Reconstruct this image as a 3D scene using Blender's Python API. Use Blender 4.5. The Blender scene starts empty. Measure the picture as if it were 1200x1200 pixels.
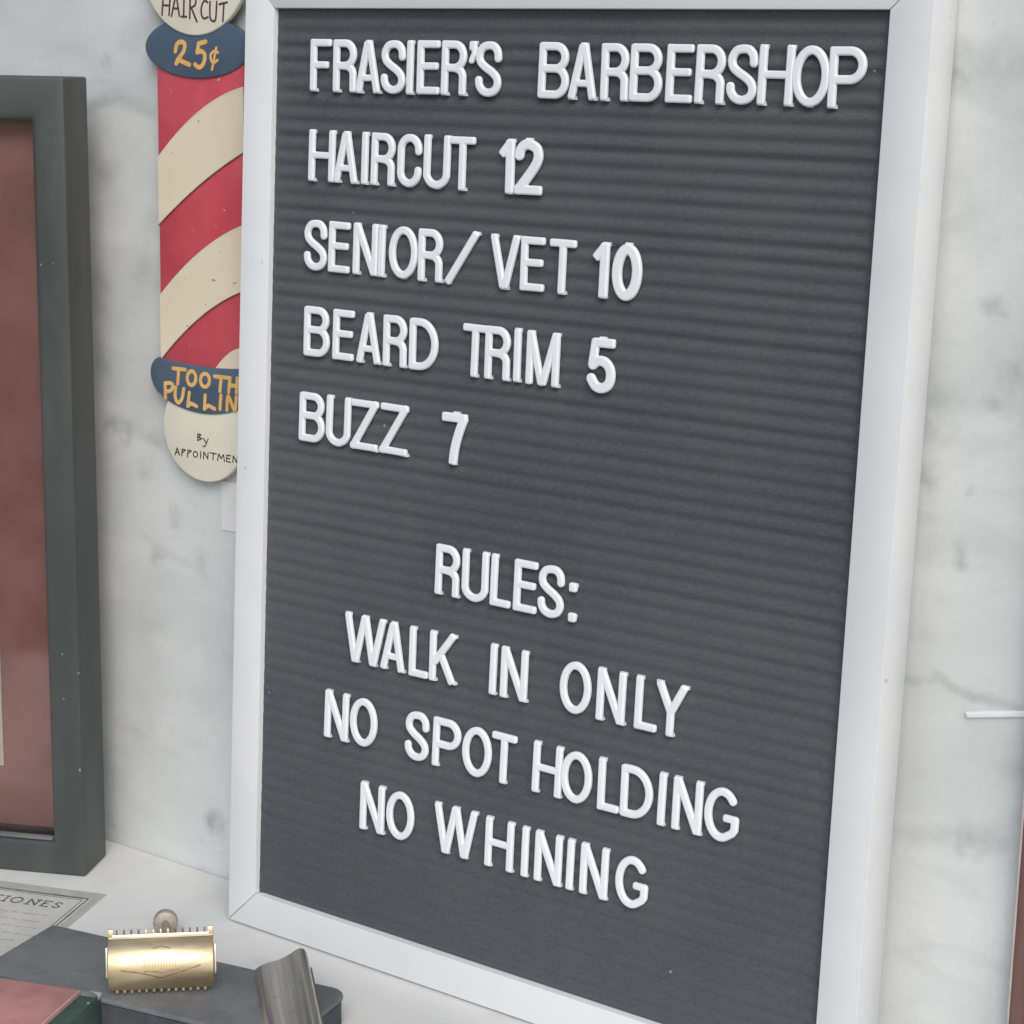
import bpy, bmesh, math, random
import numpy as np
from mathutils import Matrix, Vector

random.seed(7)
MM = 0.001
scene = bpy.context.scene
COL = scene.collection

# ------------------------------------------------------------------ camera
cam_data = bpy.data.cameras.new("camera")
cam = bpy.data.objects.new("camera", cam_data)
COL.objects.link(cam)
cam_data.sensor_width = 36.0
cam_data.lens = 36.0 * 2446.69 / 1200.0
cam_data.clip_start = 0.01
cam_data.clip_end = 100.0
RW = [[0.808435, 0.588316, 0.01779], [0.139722, -0.162462, -0.976772], [-0.571761, 0.792143, -0.213541]]
CW = [463.81, -681.02, 385.68]
cam.matrix_world = Matrix((
    (RW[0][0], -RW[1][0], -RW[2][0], CW[0] * MM),
    (RW[0][1], -RW[1][1], -RW[2][1], CW[1] * MM),
    (RW[0][2], -RW[1][2], -RW[2][2], CW[2] * MM),
    (0, 0, 0, 1)))
scene.camera = cam

# ------------------------------------------------------------------ light
SUN_EL, SUN_AZ = 40.0, 40.0          # azimuth: degrees right of straight out from the wall
world = bpy.data.worlds.new("World")
scene.world = world
world.use_nodes = True
wn = world.node_tree.nodes
wl = world.node_tree.links
wn.clear()
sky = wn.new("ShaderNodeTexSky")
sky.sky_type = 'NISHITA'
sky.sun_disc = False
sky.sun_elevation = math.radians(SUN_EL)
sky.sun_rotation = math.radians(180.0 - SUN_AZ)
sky.air_density = 0.7
sky.dust_density = 2.0
bg = wn.new("ShaderNodeBackground")
bg.inputs["Strength"].default_value = 0.095
wo = wn.new("ShaderNodeOutputWorld")
wl.new(sky.outputs[0], bg.inputs[0])
wl.new(bg.outputs[0], wo.inputs[0])

sun_d = bpy.data.lights.new("sun", 'SUN')
sun_d.energy = 1.5
sun_d.angle = math.radians(44)
sun_d.color = (1.0, 0.99, 0.935)
sun = bpy.data.objects.new("sun", sun_d)
COL.objects.link(sun)
_el, _az = math.radians(SUN_EL), math.radians(SUN_AZ)
_d = Vector((math.sin(_az) * math.cos(_el), -math.cos(_az) * math.cos(_el), math.sin(_el)))
sun.rotation_euler = _d.to_track_quat('Z', 'Y').to_euler()
sun.location = _d * 3

scene.view_settings.view_transform = 'Standard'
scene.view_settings.look = 'None'
scene.view_settings.exposure = 0.32
scene.view_settings.gamma = 1.0
scene.view_settings.use_curve_mapping = False

# ------------------------------------------------------------------ materials
class NT:
    """small wrapper to write node trees tersely"""
    def __init__(self, name):
        self.m = bpy.data.materials.new(name)
        self.m.use_nodes = True
        self.n = self.m.node_tree.nodes
        self.l = self.m.node_tree.links
        self.bsdf = self.n["Principled BSDF"]
    def node(self, t, **kw):
        nd = self.n.new(t)
        for k, v in kw.items():
            setattr(nd, k, v)
        return nd
    def put(self, sock, v):
        if isinstance(v, bpy.types.NodeSocket):
            self.l.new(v, sock)
        else:
            sock.default_value = v
    def math(self, op, a, b=None, c=None, clamp=False):
        nd = self.node("ShaderNodeMath", operation=op, use_clamp=clamp)
        self.put(nd.inputs[0], a)
        if b is not None: self.put(nd.inputs[1], b)
        if c is not None: self.put(nd.inputs[2], c)
        return nd.outputs[0]
    def pos(self):
        return self.node("ShaderNodeTexCoord").outputs["Object"]
    def sep(self, v):
        nd = self.node("ShaderNodeSeparateXYZ")
        self.put(nd.inputs[0], v)
        return nd.outputs
    def mapping(self, v, scale=(1, 1, 1), rot=(0, 0, 0), loc=(0, 0, 0)):
        nd = self.node("ShaderNodeMapping")
        self.put(nd.inputs["Vector"], v)
        nd.inputs["Scale"].default_value = scale
        nd.inputs["Rotation"].default_value = rot
        nd.inputs["Location"].default_value = loc
        return nd.outputs[0]
    def noise(self, v, scale, detail=4, rough=0.55, dist=0.0):
        nd = self.node("ShaderNodeTexNoise")
        self.put(nd.inputs["Vector"], v)
        nd.inputs["Scale"].default_value = scale
        nd.inputs["Detail"].default_value = detail
        nd.inputs["Roughness"].default_value = rough
        nd.inputs["Distortion"].default_value = dist
        return nd.outputs[0]
    def range(self, v, a, b, c=0.0, d=1.0, smooth=True):
        nd = self.node("ShaderNodeMapRange")
        if smooth: nd.interpolation_type = 'SMOOTHSTEP'
        self.put(nd.inputs[0], v)
        for i, x in enumerate((a, b, c, d)):
            self.put(nd.inputs[i + 1], x)
        return nd.outputs[0]
    def mix(self, f, a, b):
        nd = self.node("ShaderNodeMix", data_type='RGBA')
        self.put(nd.inputs[0], f)
        for s, v in ((nd.inputs[6], a), (nd.inputs[7], b)):
            if isinstance(v, tuple): v = (*v[:3], 1.0)
            self.put(s, v)
        return nd.outputs[2]
    def bump(self, h, strength, dist):
        nd = self.node("ShaderNodeBump")
        nd.inputs["Strength"].default_value = strength
        nd.inputs["Distance"].default_value = dist
        self.put(nd.inputs["Height"], h)
        self.l.new(nd.outputs[0], self.bsdf.inputs["Normal"])
    def set(self, **kw):
        names = dict(color="Base Color", rough="Roughness", metal="Metallic", spec="Specular IOR Level",
                     coat="Coat Weight", sheen="Sheen Weight", sheenrough="Sheen Roughness")
        for k, v in kw.items():
            if isinstance(v, tuple): v = (*v[:3], 1.0)
            self.put(self.bsdf.inputs[names[k]], v)
        return self

def simple(name, c1, c2, scale=60.0, rough=0.5, spec=0.4, bump=0.0, bscale=900.0, metal=0.0, lo=0.35, hi=0.65,
           stretch=(1, 1, 1), speck=None):
    t = NT(name)
    p = t.mapping(t.pos(), scale=stretch)
    f = t.range(t.noise(p, scale, 5), lo, hi)
    c = t.mix(f, c1, c2)
    if speck:
        s = t.noise(t.pos(), speck[1], 2)
        c = t.mix(t.range(s, speck[2], speck[2] + 0.04), c, speck[0])
    t.set(color=c, rough=rough, spec=spec, metal=metal)
    if bump:
        t.bump(t.noise(t.pos(), bscale, 3), bump, 0.0004)
    return t.m

M = {}
# painted white board frame: faint brushing
M['white_frame'] = simple("white_painted_wood", (.72, .735, .745), (.76, .77, .775), 25, 0.42, 0.45, 0.06, 260, speck=((.56, .56, .545), 150, .745))
M['white_plastic'] = simple("white_letter_plastic", (.86, .885, .92), (.82, .845, .88), 90, 0.35, 0.5)
M['gap'] = simple("mitre_gap", (.18, .18, .18), (.22, .22, .22), 60, 0.9, 0.1)

# felt of the board; window haze is mixed into its grey
t = NT("charcoal_felt")
p = t.pos()
base = t.mix(t.range(t.noise(p, 7, 5, .6), .33, .67), (.052, .061, .071), (.076, .085, .093))
fib = t.noise(t.mapping(p, scale=(0.35, 1, 1)), 1500, 3, .6)
base = t.mix(t.range(fib, .3, .7, 0, .28), base, (.15, .16, .162))
lint = t.node("ShaderNodeTexVoronoi")
t.put(lint.inputs["Vector"], p)
lint.inputs["Scale"].default_value = 52
lint.inputs["Randomness"].default_value = 1
dot = t.range(lint.outputs["Distance"], .018, .04, 1, 0)
pick = t.range(t.sep(lint.outputs["Color"])[0], .86, .9, 0, .55)
base = t.mix(t.math('MULTIPLY', dot, pick), base, (.5, .5, .5))
t.set(color=base, rough=0.95, spec=0.15, sheen=0.25, sheenrough=0.5)
t.bump(t.noise(p, 1300, 3, .6), .55, .0005)
M['felt'] = t.m

# marble of wall and ledge, with the veins and smudges of this wall
def marble(name, c_lo, c_hi, veins=(), smudges=(), rough=.35, ax=(0, 2)):
    t = NT(name)
    p = t.pos()
    n1 = t.noise(t.mapping(p, rot=(0, .6, 0), scale=(1, 1, 1.9)), 9, 5, .55, .9)
    n2 = t.noise(t.mapping(p, rot=(0, .75, 0), scale=(1, 1, 2.4)), 24, 4, .55, .8)
    n3 = t.noise(t.mapping(p, loc=(.2, .1, .4)), 38, 4, .6, .4)
    c = t.mix(t.range(n1, .34, .66), c_lo, c_hi)
    c = t.mix(t.range(n2, .50, .78, 0, .34), c, tuple(x * .74 for x in c_lo))
    c = t.mix(t.range(n3, .52, .80, 0, .20), c, tuple(x * .74 for x in c_lo))
    c = t.mix(t.range(t.noise(p, 420, 3), .3, .75, 0, .13), c, tuple(x * .75 for x in c_lo))
    c = t.mix(t.range(t.noise(p, 300, 2), .70, .80, 0, .25), c, tuple(x * .6 for x in c_lo))
    s = t.sep(p)
    X, Z = s[ax[0]], s[ax[1]]
    wob = t.math('MULTIPLY', t.math('SUBTRACT', t.noise(p, 60, 4), .5), .009)
    wob2 = t.math('MULTIPLY', t.math('SUBTRACT', t.noise(p, 75, 4), .5), .014)
    blot = t.range(t.noise(p, 120, 4, .6), .25, .70)
    for (x1, z1, x2, z2, wd, st) in veins:
        x1, z1, x2, z2, wd = [v * MM for v in (x1, z1, x2, z2, wd)]
        L = math.hypot(x2 - x1, z2 - z1); ux, uz = (x2 - x1) / L, (z2 - z1) / L
        dx = t.math('SUBTRACT', X, x1); dz = t.math('SUBTRACT', Z, z1)
        al = t.math('ADD', t.math('MULTIPLY', dx, ux), t.math('MULTIPLY', dz, uz))
        ac = t.math('ADD', t.math('ADD', t.math('MULTIPLY', dx, -uz), t.math('MULTIPLY', dz, ux)), wob)
        m = t.range(t.math('ABSOLUTE', ac), 0, wd, 1, 0)
        m = t.math('MULTIPLY', m, t.range(al, -.006, .004))
        m = t.math('MULTIPLY', m, t.range(al, L - .004, L + .006, 1, 0))
        m = t.math('MULTIPLY', m, t.range(t.noise(p, 90, 4), .3, .6, .35, 1))
        c = t.mix(t.math('MULTIPLY', m, st), c, (.26, .28, .28))
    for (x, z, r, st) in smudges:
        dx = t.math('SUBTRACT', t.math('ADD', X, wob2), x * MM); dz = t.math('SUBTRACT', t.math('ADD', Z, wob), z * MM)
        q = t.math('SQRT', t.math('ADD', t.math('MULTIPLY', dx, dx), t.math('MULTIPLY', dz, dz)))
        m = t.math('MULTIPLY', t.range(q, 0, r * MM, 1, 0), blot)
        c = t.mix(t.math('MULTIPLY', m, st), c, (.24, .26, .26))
    t.set(color=c, rough=rough, spec=.4)
    t.bump(t.noise(p, 500, 3), .05, .0005)
    return t.m

M['marble'] = marble("grey_white_marble", (.61, .632, .626), (.705, .725, .718),
    veins=[(150, 165, 164, 167.5, 3.4, .33), (164, 167.5, 178, 164.4, 3.4, .38), (178, 164.4, 215, 161, 3.6, .36),
           (146, 104, 198, 113.5, 7, .22), (-279, 357, -262, 363, 5, .34), (-262, 365, -231, 358, 6, .32),
           (-300, 280, -262, 262, 8, .25), (-245, 160, -200, 146, 5, .18), (-262, 215, -225, 206, 7, .22)],
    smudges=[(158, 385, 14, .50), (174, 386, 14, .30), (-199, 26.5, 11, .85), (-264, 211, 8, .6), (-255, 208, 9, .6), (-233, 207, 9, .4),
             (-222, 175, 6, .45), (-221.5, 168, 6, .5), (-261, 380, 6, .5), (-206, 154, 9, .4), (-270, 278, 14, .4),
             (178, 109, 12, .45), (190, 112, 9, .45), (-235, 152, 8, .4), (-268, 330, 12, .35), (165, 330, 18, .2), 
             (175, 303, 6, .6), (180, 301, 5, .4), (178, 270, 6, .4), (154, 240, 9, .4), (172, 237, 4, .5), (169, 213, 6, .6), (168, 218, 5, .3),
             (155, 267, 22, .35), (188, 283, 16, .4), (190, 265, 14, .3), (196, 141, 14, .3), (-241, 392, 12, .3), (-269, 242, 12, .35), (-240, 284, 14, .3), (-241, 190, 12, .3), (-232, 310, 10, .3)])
M['ledge'] = marble("pale_marble_ledge", (.69, .69, .67), (.75, .75, .73), rough=.45, ax=(0, 1))

M['cream'] = simple("cream_paint", (.745, .665, .50), (.795, .715, .545), 30, .38, .4, .03, 300, speck=((.33, .27, .2), 230, .70))
M['cream_disc'] = simple("pale_cream_paint", (.76, .735, .60), (.81, .785, .65), 30, .36, .4, .03, 300)
M['sign_red'] = simple("barber_red_paint", (.54, .070, .092), (.61, .098, .122), 35, .36, .4, .03, 300, speck=((.6, .4, .4), 260, .72))
M['sign_blue'] = simple("dull_blue_paint", (.075, .115, .165), (.10, .145, .20), 35, .32, .5, .04, 200)
M['orange'] = simple("orange_brush_paint", (.80, .43, .12), (.84, .52, .20), 140, .45, .4)
M['purple'] = simple("dark_red_purple_ink", (.11, .035, .055), (.15, .05, .08), 140, .5, .3)
M['stripe_line'] = simple("brown_paint_line", (.20, .09, .085), (.28, .14, .12), 140, .5, .3)
M['ink'] = simple("black_ink", (.03, .03, .028), (.05, .05, .045), 140, .5, .3)
M['edge_wood'] = simple("pale_sign_edge", (.55, .50, .40), (.62, .58, .48), 60, .6, .3)

M['dark_frame'] = simple("worn_charcoal_frame", (.055, .061, .060), (.078, .083, .080), 30, .5, .4, .12, 500, stretch=(1, 1, .3), speck=((.3, .3, .3), 420, .735))
M['mat_red'] = simple("veiled_red_velvet", (.27, .135, .122), (.36, .185, .168), 22, .9, .15, .2, 900)  # pale wash of the glass veil is mixed into the red
M['edge_highlight'] = simple("grey_edge_highlight", (.12, .12, .118), (.16, .158, .155), 60, .5, .4)
M['card'] = simple("aged_cream_card", (.60, .53, .42), (.66, .60, .48), 50, .8, .2)
M['paper'] = simple("grey_white_paper", (.50, .50, .475), (.56, .56, .535), 45, .75, .2, .05, 500)
M['paper_border'] = simple("grey_margin_print", (.38, .38, .365), (.44, .44, .42), 120, .8, .2)
M['print'] = simple("grey_black_print", (.09, .09, .09), (.19, .19, .19), 260, .8, .2)
M['faint_print'] = simple("faded_print", (.30, .30, .29), (.42, .42, .40), 260, .8, .2)

t = NT("scuffed_grey_case")
p = t.pos()
c = t.mix(t.range(t.noise(p, 40, 5), .35, .65), (.118, .124, .132), (.170, .177, .184))
c = t.mix(t.range(t.noise(p, 900, 3), .45, .75, 0, .35), c, (.25, .25, .26))
sc = t.noise(t.mapping(p, rot=(0, 0, .7), scale=(1, 9, 1)), 60, 3)
c = t.mix(t.range(sc, .68, .74, 0, .5), c, (.32, .32, .33))
t.set(color=c, rough=.55, spec=.4)
t.bump(t.noise(p, 1100, 3), .25, .0003)
M['case'] = t.m
M['case_shade'] = simple("shaded_leatherette", (.045, .050, .058), (.075, .080, .088), 80, .6, .3, .2, 900)
M['box_red'] = simple("faded_red_card", (.40, .19, .18), (.48, .25, .24), 50, .7, .25, .15, 500, speck=((.62, .45, .43), 260, .74))
M['box_red_edge'] = simple("pale_pink_card_edge", (.55, .33, .31), (.62, .42, .40), 120, .8, .2)
M['box_green'] = simple("worn_green_card", (.040, .078, .066), (.070, .105, .090), 60, .6, .3, .15, 500, speck=((.5, .5, .47), 260, .72))
M['box_rim'] = simple("grey_green_rim", (.16, .18, .165), (.22, .24, .22), 90, .6, .3, .15, 500)
M['scuff'] = simple("bare_worn_card", (.28, .30, .27), (.42, .43, .39), 300, .8, .2)

t = NT("worn_brass")
p = t.pos()
c = t.mix(t.range(t.noise(t.mapping(p, scale=(.25, 1, 1)), 160, 5), .35, .7), (.74, .62, .41), (.58, .46, .29))
c = t.mix(t.range(t.noise(p, 420, 4), .58, .85, 0, .3), c, (.55, .42, .26))
t.set(color=c, metal=1.0, rough=t.range(t.noise(p, 300, 4), .3, .7, .40, .46))
t.bump(t.noise(t.mapping(p, scale=(.3, 1, 1)), 700, 3), .12, .0003)
M['brass'] = t.m
M['engraved'] = simple("engraved_brass", (.30, .22, .12), (.42, .32, .19), 300, .5, .4, metal=.8)
M['brass_dark'] = simple("tarnished_brass", (.16, .11, .06), (.24, .17, .10), 300, .55, .4, metal=.6)
M['brass_pale'] = simple("bright_brass_edge", (.95, .88, .72), (.86, .78, .60), 200, .3, .5, metal=1.0)
M['knob'] = simple("dull_bronze_knob", (.36, .31, .26), (.45, .39, .33), 700, .55, .4, .3, 1500, metal=.35)

t = NT("scratched_grey_metal")
p = t.mapping(t.pos(), scale=(1, .012, 1))
n = t.noise(p, 520, 4)
c = t.mix(t.range(n, .3, .7), (.38, .37, .345), (.72, .70, .66))
c = t.mix(t.range(t.noise(t.pos(), 300, 3), .6, .75, 0, .4), c, (.25, .23, .21))
t.set(color=c, metal=.85, rough=t.range(n, .3, .7, .30, .48))
t.bump(n, .25, .0004)
M['metal'] = t.m

t = NT("reddish_brown_wood")
p = t.pos()
g = t.noise(t.mapping(p, scale=(1, 1, .05)), 240, 5, .6, .4)
c = t.mix(t.range(g, .3, .7), (.135, .070, .058), (.21, .115, .098))
t.set(color=c, rough=.5, spec=.35)
t.bump(g, .2, .0005)
M['wood'] = t.m
M['wood_edge'] = simple("pale_bare_wood_edge", (.45, .38, .34), (.52, .45, .41), 120, .6, .3)
M['white_tape'] = simple("bright_white_strip", (.86, .87, .87), (.90, .91, .91), 120, .4, .4)
M['grey_tag'] = simple("pale_grey_tag", (.74, .74, .735), (.78, .78, .775), 80, .7, .2)

# thin glass: clear sheet with a Fresnel reflection
m = bpy.data.materials.new("picture_glass"); m.use_nodes = True
n, l = m.node_tree.nodes, m.node_tree.links
n.clear()
tr = n.new("ShaderNodeBsdfTransparent"); gl = n.new("ShaderNodeBsdfGlossy"); gl.inputs["Roughness"].default_value = .08
fr = n.new("ShaderNodeFresnel"); fr.inputs[0].default_value = 1.5
mx = n.new("ShaderNodeMixShader"); ou = n.new("ShaderNodeOutputMaterial")
l.new(fr.outputs[0], mx.inputs[0]); l.new(tr.outputs[0], mx.inputs[1]); l.new(gl.outputs[0], mx.inputs[2]); l.new(mx.outputs[0], ou.inputs[0])
M['glass'] = m

# ------------------------------------------------------------------ object helpers
def link_mesh(name, verts, faces, mat, parent=None, smooth=None, loc=(0, 0, 0), rot=None, mats=None, fmats=None):
    me = bpy.data.meshes.new(name)
    me.from_pydata([(x * MM, y * MM, z * MM) for x, y, z in verts], [], faces)
    me.materials.append(mat)
    for mm_ in (mats or []): me.materials.append(mm_)
    if fmats:
        for f, i in zip(me.polygons, fmats): f.material_index = i
    bm = bmesh.new(); bm.from_mesh(me)
    bmesh.ops.recalc_face_normals(bm, faces=bm.faces)
    bm.to_mesh(me); bm.free()
    if smooth is not None:
        for f in me.polygons: f.use_smooth = True
        me.set_sharp_from_angle(angle=math.radians(smooth))
    o = bpy.data.objects.new(name, me)
    COL.objects.link(o)
    if parent: o.parent = parent
    o.location = [v * MM for v in loc]
    if rot: o.rotation_euler = rot
    return o

def thing(name, label, cat, loc=(0, 0, 0), rot=(0, 0, 0), group=None):
    o = bpy.data.objects.new(name, None)
    COL.objects.link(o)
    o.empty_display_size = .02
    o.location = [v * MM for v in loc]
    o.rotation_euler = rot
    o['label'] = label; o['category'] = cat
    if group: o['group'] = group
    return o

def tag(o, label, cat, group=None):
    o['label'] = label; o['category'] = cat
    if group: o['group'] = group
    return o

def from_bm(name, bm, mat, parent=None, smooth=None, loc=(0, 0, 0), rot=None):
    vs = [tuple(v.co) for v in bm.verts]
    bm.verts.index_update()
    fs = [[v.index for v in f.verts] for f in bm.faces]
    bm.free()
    return link_mesh(name, vs, fs, mat, parent, smooth, loc, rot)

def bevel_all(bm, w, seg=2, angle=30):
    es = [e for e in bm.edges if len(e.link_faces) == 2 and e.calc_face_angle(0) > math.radians(angle)]
    bmesh.ops.bevel(bm, geom=es, offset=w, segments=seg, profile=.5, affect='EDGES')

def box_bm(x0, x1, y0, y1, z0, z1, bevel=0, seg=2):
    bm = bmesh.new()
    vs = [bm.verts.new((x, y, z)) for x in (x0, x1) for y in (y0, y1) for z in (z0, z1)]
    for f in ((0, 1, 3, 2), (4, 6, 7, 5), (0, 4, 5, 1), (2, 3, 7, 6), (0, 2, 6, 4), (1, 5, 7, 3)):
        bm.faces.new([vs[i] for i in f])
    bmesh.ops.recalc_face_normals(bm, faces=bm.faces)
    if bevel: bevel_all(bm, bevel, seg)
    return bm

def prism_bm(poly, axis, a, b, bevel=0, seg=2, angle=30):
    """extrude a 2-D outline; axis 'y': poly is (x,z); axis 'z': poly is (x,y); axis 'x': poly is (y,z)"""
    def P(u, v, h):
        return {'y': (u, h, v), 'z': (u, v, h), 'x': (h, u, v)}[axis]
    bm = bmesh.new()
    A = [bm.verts.new(P(u, v, a)) for u, v in poly]
    B = [bm.verts.new(P(u, v, b)) for u, v in poly]
    n = len(poly)
    bm.faces.new(A); bm.faces.new(B[::-1])
    for i in range(n):
        bm.faces.new((A[i], B[i], B[(i + 1) % n], A[(i + 1) % n]))
    bmesh.ops.recalc_face_normals(bm, faces=bm.faces)
    if bevel: bevel_all(bm, bevel, seg, angle)
    return bm

def ellipse(cx, cz, rx, rz, n=96):
    return [(cx + rx * math.cos(2 * math.pi * i / n), cz + rz * math.sin(2 * math.pi * i / n)) for i in range(n)]

# --------------------------------------------------- lettering: meshes grown from pen strokes
def seg(x0, z0, x1, z1, hw=1.55, r=0.9):
    return ('seg', x0, z0, x1, z1, hw, r)
def pl(pts, hw=1.55):
    return ('pl', [tuple(map(float, q)) for q in pts], hw)
def arc(cx, cz, rx, rz, a0, a1, n=28):
    return [(cx + rx * math.cos(math.radians(a0 + (a1 - a0) * i / n)), cz + rz * math.sin(math.radians(a0 + (a1 - a0) * i / n))) for i in range(n + 1)]
def spline(pts, k=8):
    P = [pts[0]] + list(pts) + [pts[-1]]
    out = []
    for i in range(1, len(P) - 2):
        p0, p1, p2, p3 = [np.array(q, float) for q in P[i - 1:i + 3]]
        for j in range(k):
            t_ = j / k
            out.append(tuple(.5 * (2 * p1 + (p2 - p0) * t_ + (2 * p0 - 5 * p1 + 4 * p2 - p3) * t_ ** 2 + (3 * p1 - p0 - 3 * p2 + p3) * t_ ** 3)))
    out.append(tuple(pts[-1]))
    return out

def stroke_field(strokes, X, Z):
    """distance inside the pen strokes (positive inside)"""
    D = np.full(X.shape, -1e3)
    for s in strokes:
        if s[0] == 'seg':
            _, x0, z0, x1, z1, hw, r = s
            cx, cz = (x0 + x1) / 2, (z0 + z1) / 2
            L = math.hypot(x1 - x0, z1 - z0); ux, uz = (x1 - x0) / L, (z1 - z0) / L
            a = np.abs((X - cx) * ux + (Z - cz) * uz) - (L / 2 - r)
            b = np.abs(-(X - cx) * uz + (Z - cz) * ux) - (hw - r)
            d = np.hypot(np.maximum(a, 0), np.maximum(b, 0)) + np.minimum(np.maximum(a, b), 0) - r
            D = np.maximum(D, -d)
        else:
            _, pts, hw = s
            for (x0, z0), (x1, z1) in zip(pts[:-1], pts[1:]):
                dx, dz = x1 - x0, z1 - z0
                t_ = np.clip(((X - x0) * dx + (Z - z0) * dz) / max(dx * dx + dz * dz, 1e-9), 0, 1)
                D = np.maximum(D, hw - np.hypot(X - x0 - t_ * dx, Z - z0 - t_ * dz))
    return D

def stroke_mesh(strokes, res, profile, thick):
    """returns verts, faces in (x, y, z): y=-(height) towards the viewer"""
    xs, zs = [], []
    for s in strokes:
        if s[0] == 'seg': xs += [s[1] - s[5], s[1] + s[5], s[3] - s[5], s[3] + s[5]]; zs += [s[2] - s[5], s[2] + s[5], s[4] - s[5], s[4] + s[5]]
        else:
            for q in s[1]: xs += [q[0] - s[2], q[0] + s[2]]; zs += [q[1] - s[2], q[1] + s[2]]
    gx = np.arange(min(xs) - res * 1.37, max(xs) + res * 1.6, res)
    gz = np.arange(min(zs) - res * 1.37, max(zs) + res * 1.6, res)
    X, Z = np.meshgrid(gx, gz, indexing='ij')
    D = stroke_field(strokes, X, Z)
    D[np.abs(D) < 1e-4] = 1e-4
    vid = {}; verts = []; faces = []
    def corner(i, j):
        k = (i, j)
        if k not in vid:
            vid[k] = len(verts); verts.append((gx[i], -profile(D[i, j]), gz[j]))
        return vid[k]
    def cross(i0, j0, i1, j1):
        k = (min((i0, j0), (i1, j1)), max((i0, j0), (i1, j1)))
        if k not in vid:
            d0, d1 = D[i0, j0], D[i1, j1]
            t_ = min(max(d0 / (d0 - d1), .04), .96) if True else 0
            vid[k] = len(verts)
            verts.append((gx[i0] + t_ * (gx[i1] - gx[i0]), -profile(0.0), gz[j0] + t_ * (gz[j1] - gz[j0])))
        return vid[k]
    rim = []
    nx, nz = D.shape
    cand = np.argwhere((np.maximum.reduce([D[:-1, :-1], D[1:, :-1], D[:-1, 1:], D[1:, 1:]]) > 0))
    for i, j in cand:
        i, j = int(i), int(j)
        cs = [(i, j), (i + 1, j), (i + 1, j + 1), (i, j + 1)]
        ins = [D[c] > 0 for c in cs]
        if all(ins):
            faces.append([corner(*c) for c in cs]); continue
        poly = []; kinds = []
        for a in range(4):
            b = (a + 1) % 4
            if ins[a]: poly.append(corner(*cs[a])); kinds.append(0)
            if ins[a] != ins[b]: poly.append(cross(*cs[a], *cs[b])); kinds.append(1)
        if len(poly) >= 3: faces.append(poly)
        for a in range(len(poly)):
            b = (a + 1) % len(poly)
            if kinds[a] and kinds[b]: rim.append((poly[a], poly[b]))
    back = {}
    def bk(v):
        if v not in back:
            back[v] = len(verts); x, y, z = verts[v]; verts.append((x, y + thick, z))
        return back[v]
    for a, b in rim:
        faces.append([b, a, bk(a), bk(b)])
    return verts, faces

def flat_profile(h):
    return lambda d: h

def paint(name, polylines, hw, mat, parent, y, loc=(0, 0, 0), res=.22, thick=.2, rot=None, smoothpts=True):
    st = []
    for q in polylines:
        st.append(pl(spline(q, 5) if smoothpts and len(q) > 3 else q, hw))
    v, f = stroke_mesh(st, res, flat_profile(.0), thick)
    v = [(x, yy + y, z) for x, yy, z in v]
    return link_mesh(name, v, f, mat, parent, None, loc, rot)

# ------------------------------------------------------------------ the setting: wall and ledge
wall = from_bm("marble_wall", box_bm(-900, 900, 0, 40, -80, 900), M['marble'])
tag(wall, "grey white marble slab wall with faint grey veins behind the letter board", "wall")
ledge = from_bm("ledge", box_bm(-900, 900, -420, -0.5, -60, 0, 1.5), M['ledge'])
ledge['kind'] = 'structure'; ledge['label'] = "pale marble window ledge under the letter board"

# ------------------------------------------------------------------ the letter board
H, RAIL, T, DD = 386.63, 16.09, 19.0, 2.8
W = 280.0
AL = math.radians(2.4)
G = (H + 2 * RAIL) * math.sin(AL)
board = thing("letter_board", "charcoal felt letter board in a white frame leaning on the marble wall", "letter board",
              (0, -G, 0), (-AL, 0, 0))
BM = Matrix.Translation((0, -G * MM, 0)) @ Matrix.Rotation(-AL, 4, 'X')

def rail(poly):
    bm = prism_bm(poly, 'y', -T, 0, .55, 2)
    return from_bm("rail", bm, M['white_frame'], board, 40)
xo, xi, g_ = W / 2 + RAIL, W / 2, .12
zo0, zi0, zi1, zo1 = 0, RAIL, RAIL + H, H + 2 * RAIL
def mitre(a):  # shrink each rail a hair so the mitre shows as a line
    return a
rail([(-xo, zo0 + g_), (-xo, zo1 - g_), (-xi, zi1 - g_), (-xi, zi0 + g_)])
rail([(xo, zo0 + g_), (xo, zo1 - g_), (xi, zi1 - g_), (xi, zi0 + g_)])
rail([(-xo + g_, zo0), (xo - g_, zo0), (xi - g_, zi0), (-xi + g_, zi0)])
rail([(-xo + g_, zo1), (xo - g_, zo1), (xi - g_, zi1), (-xi + g_, zi1)])

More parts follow.
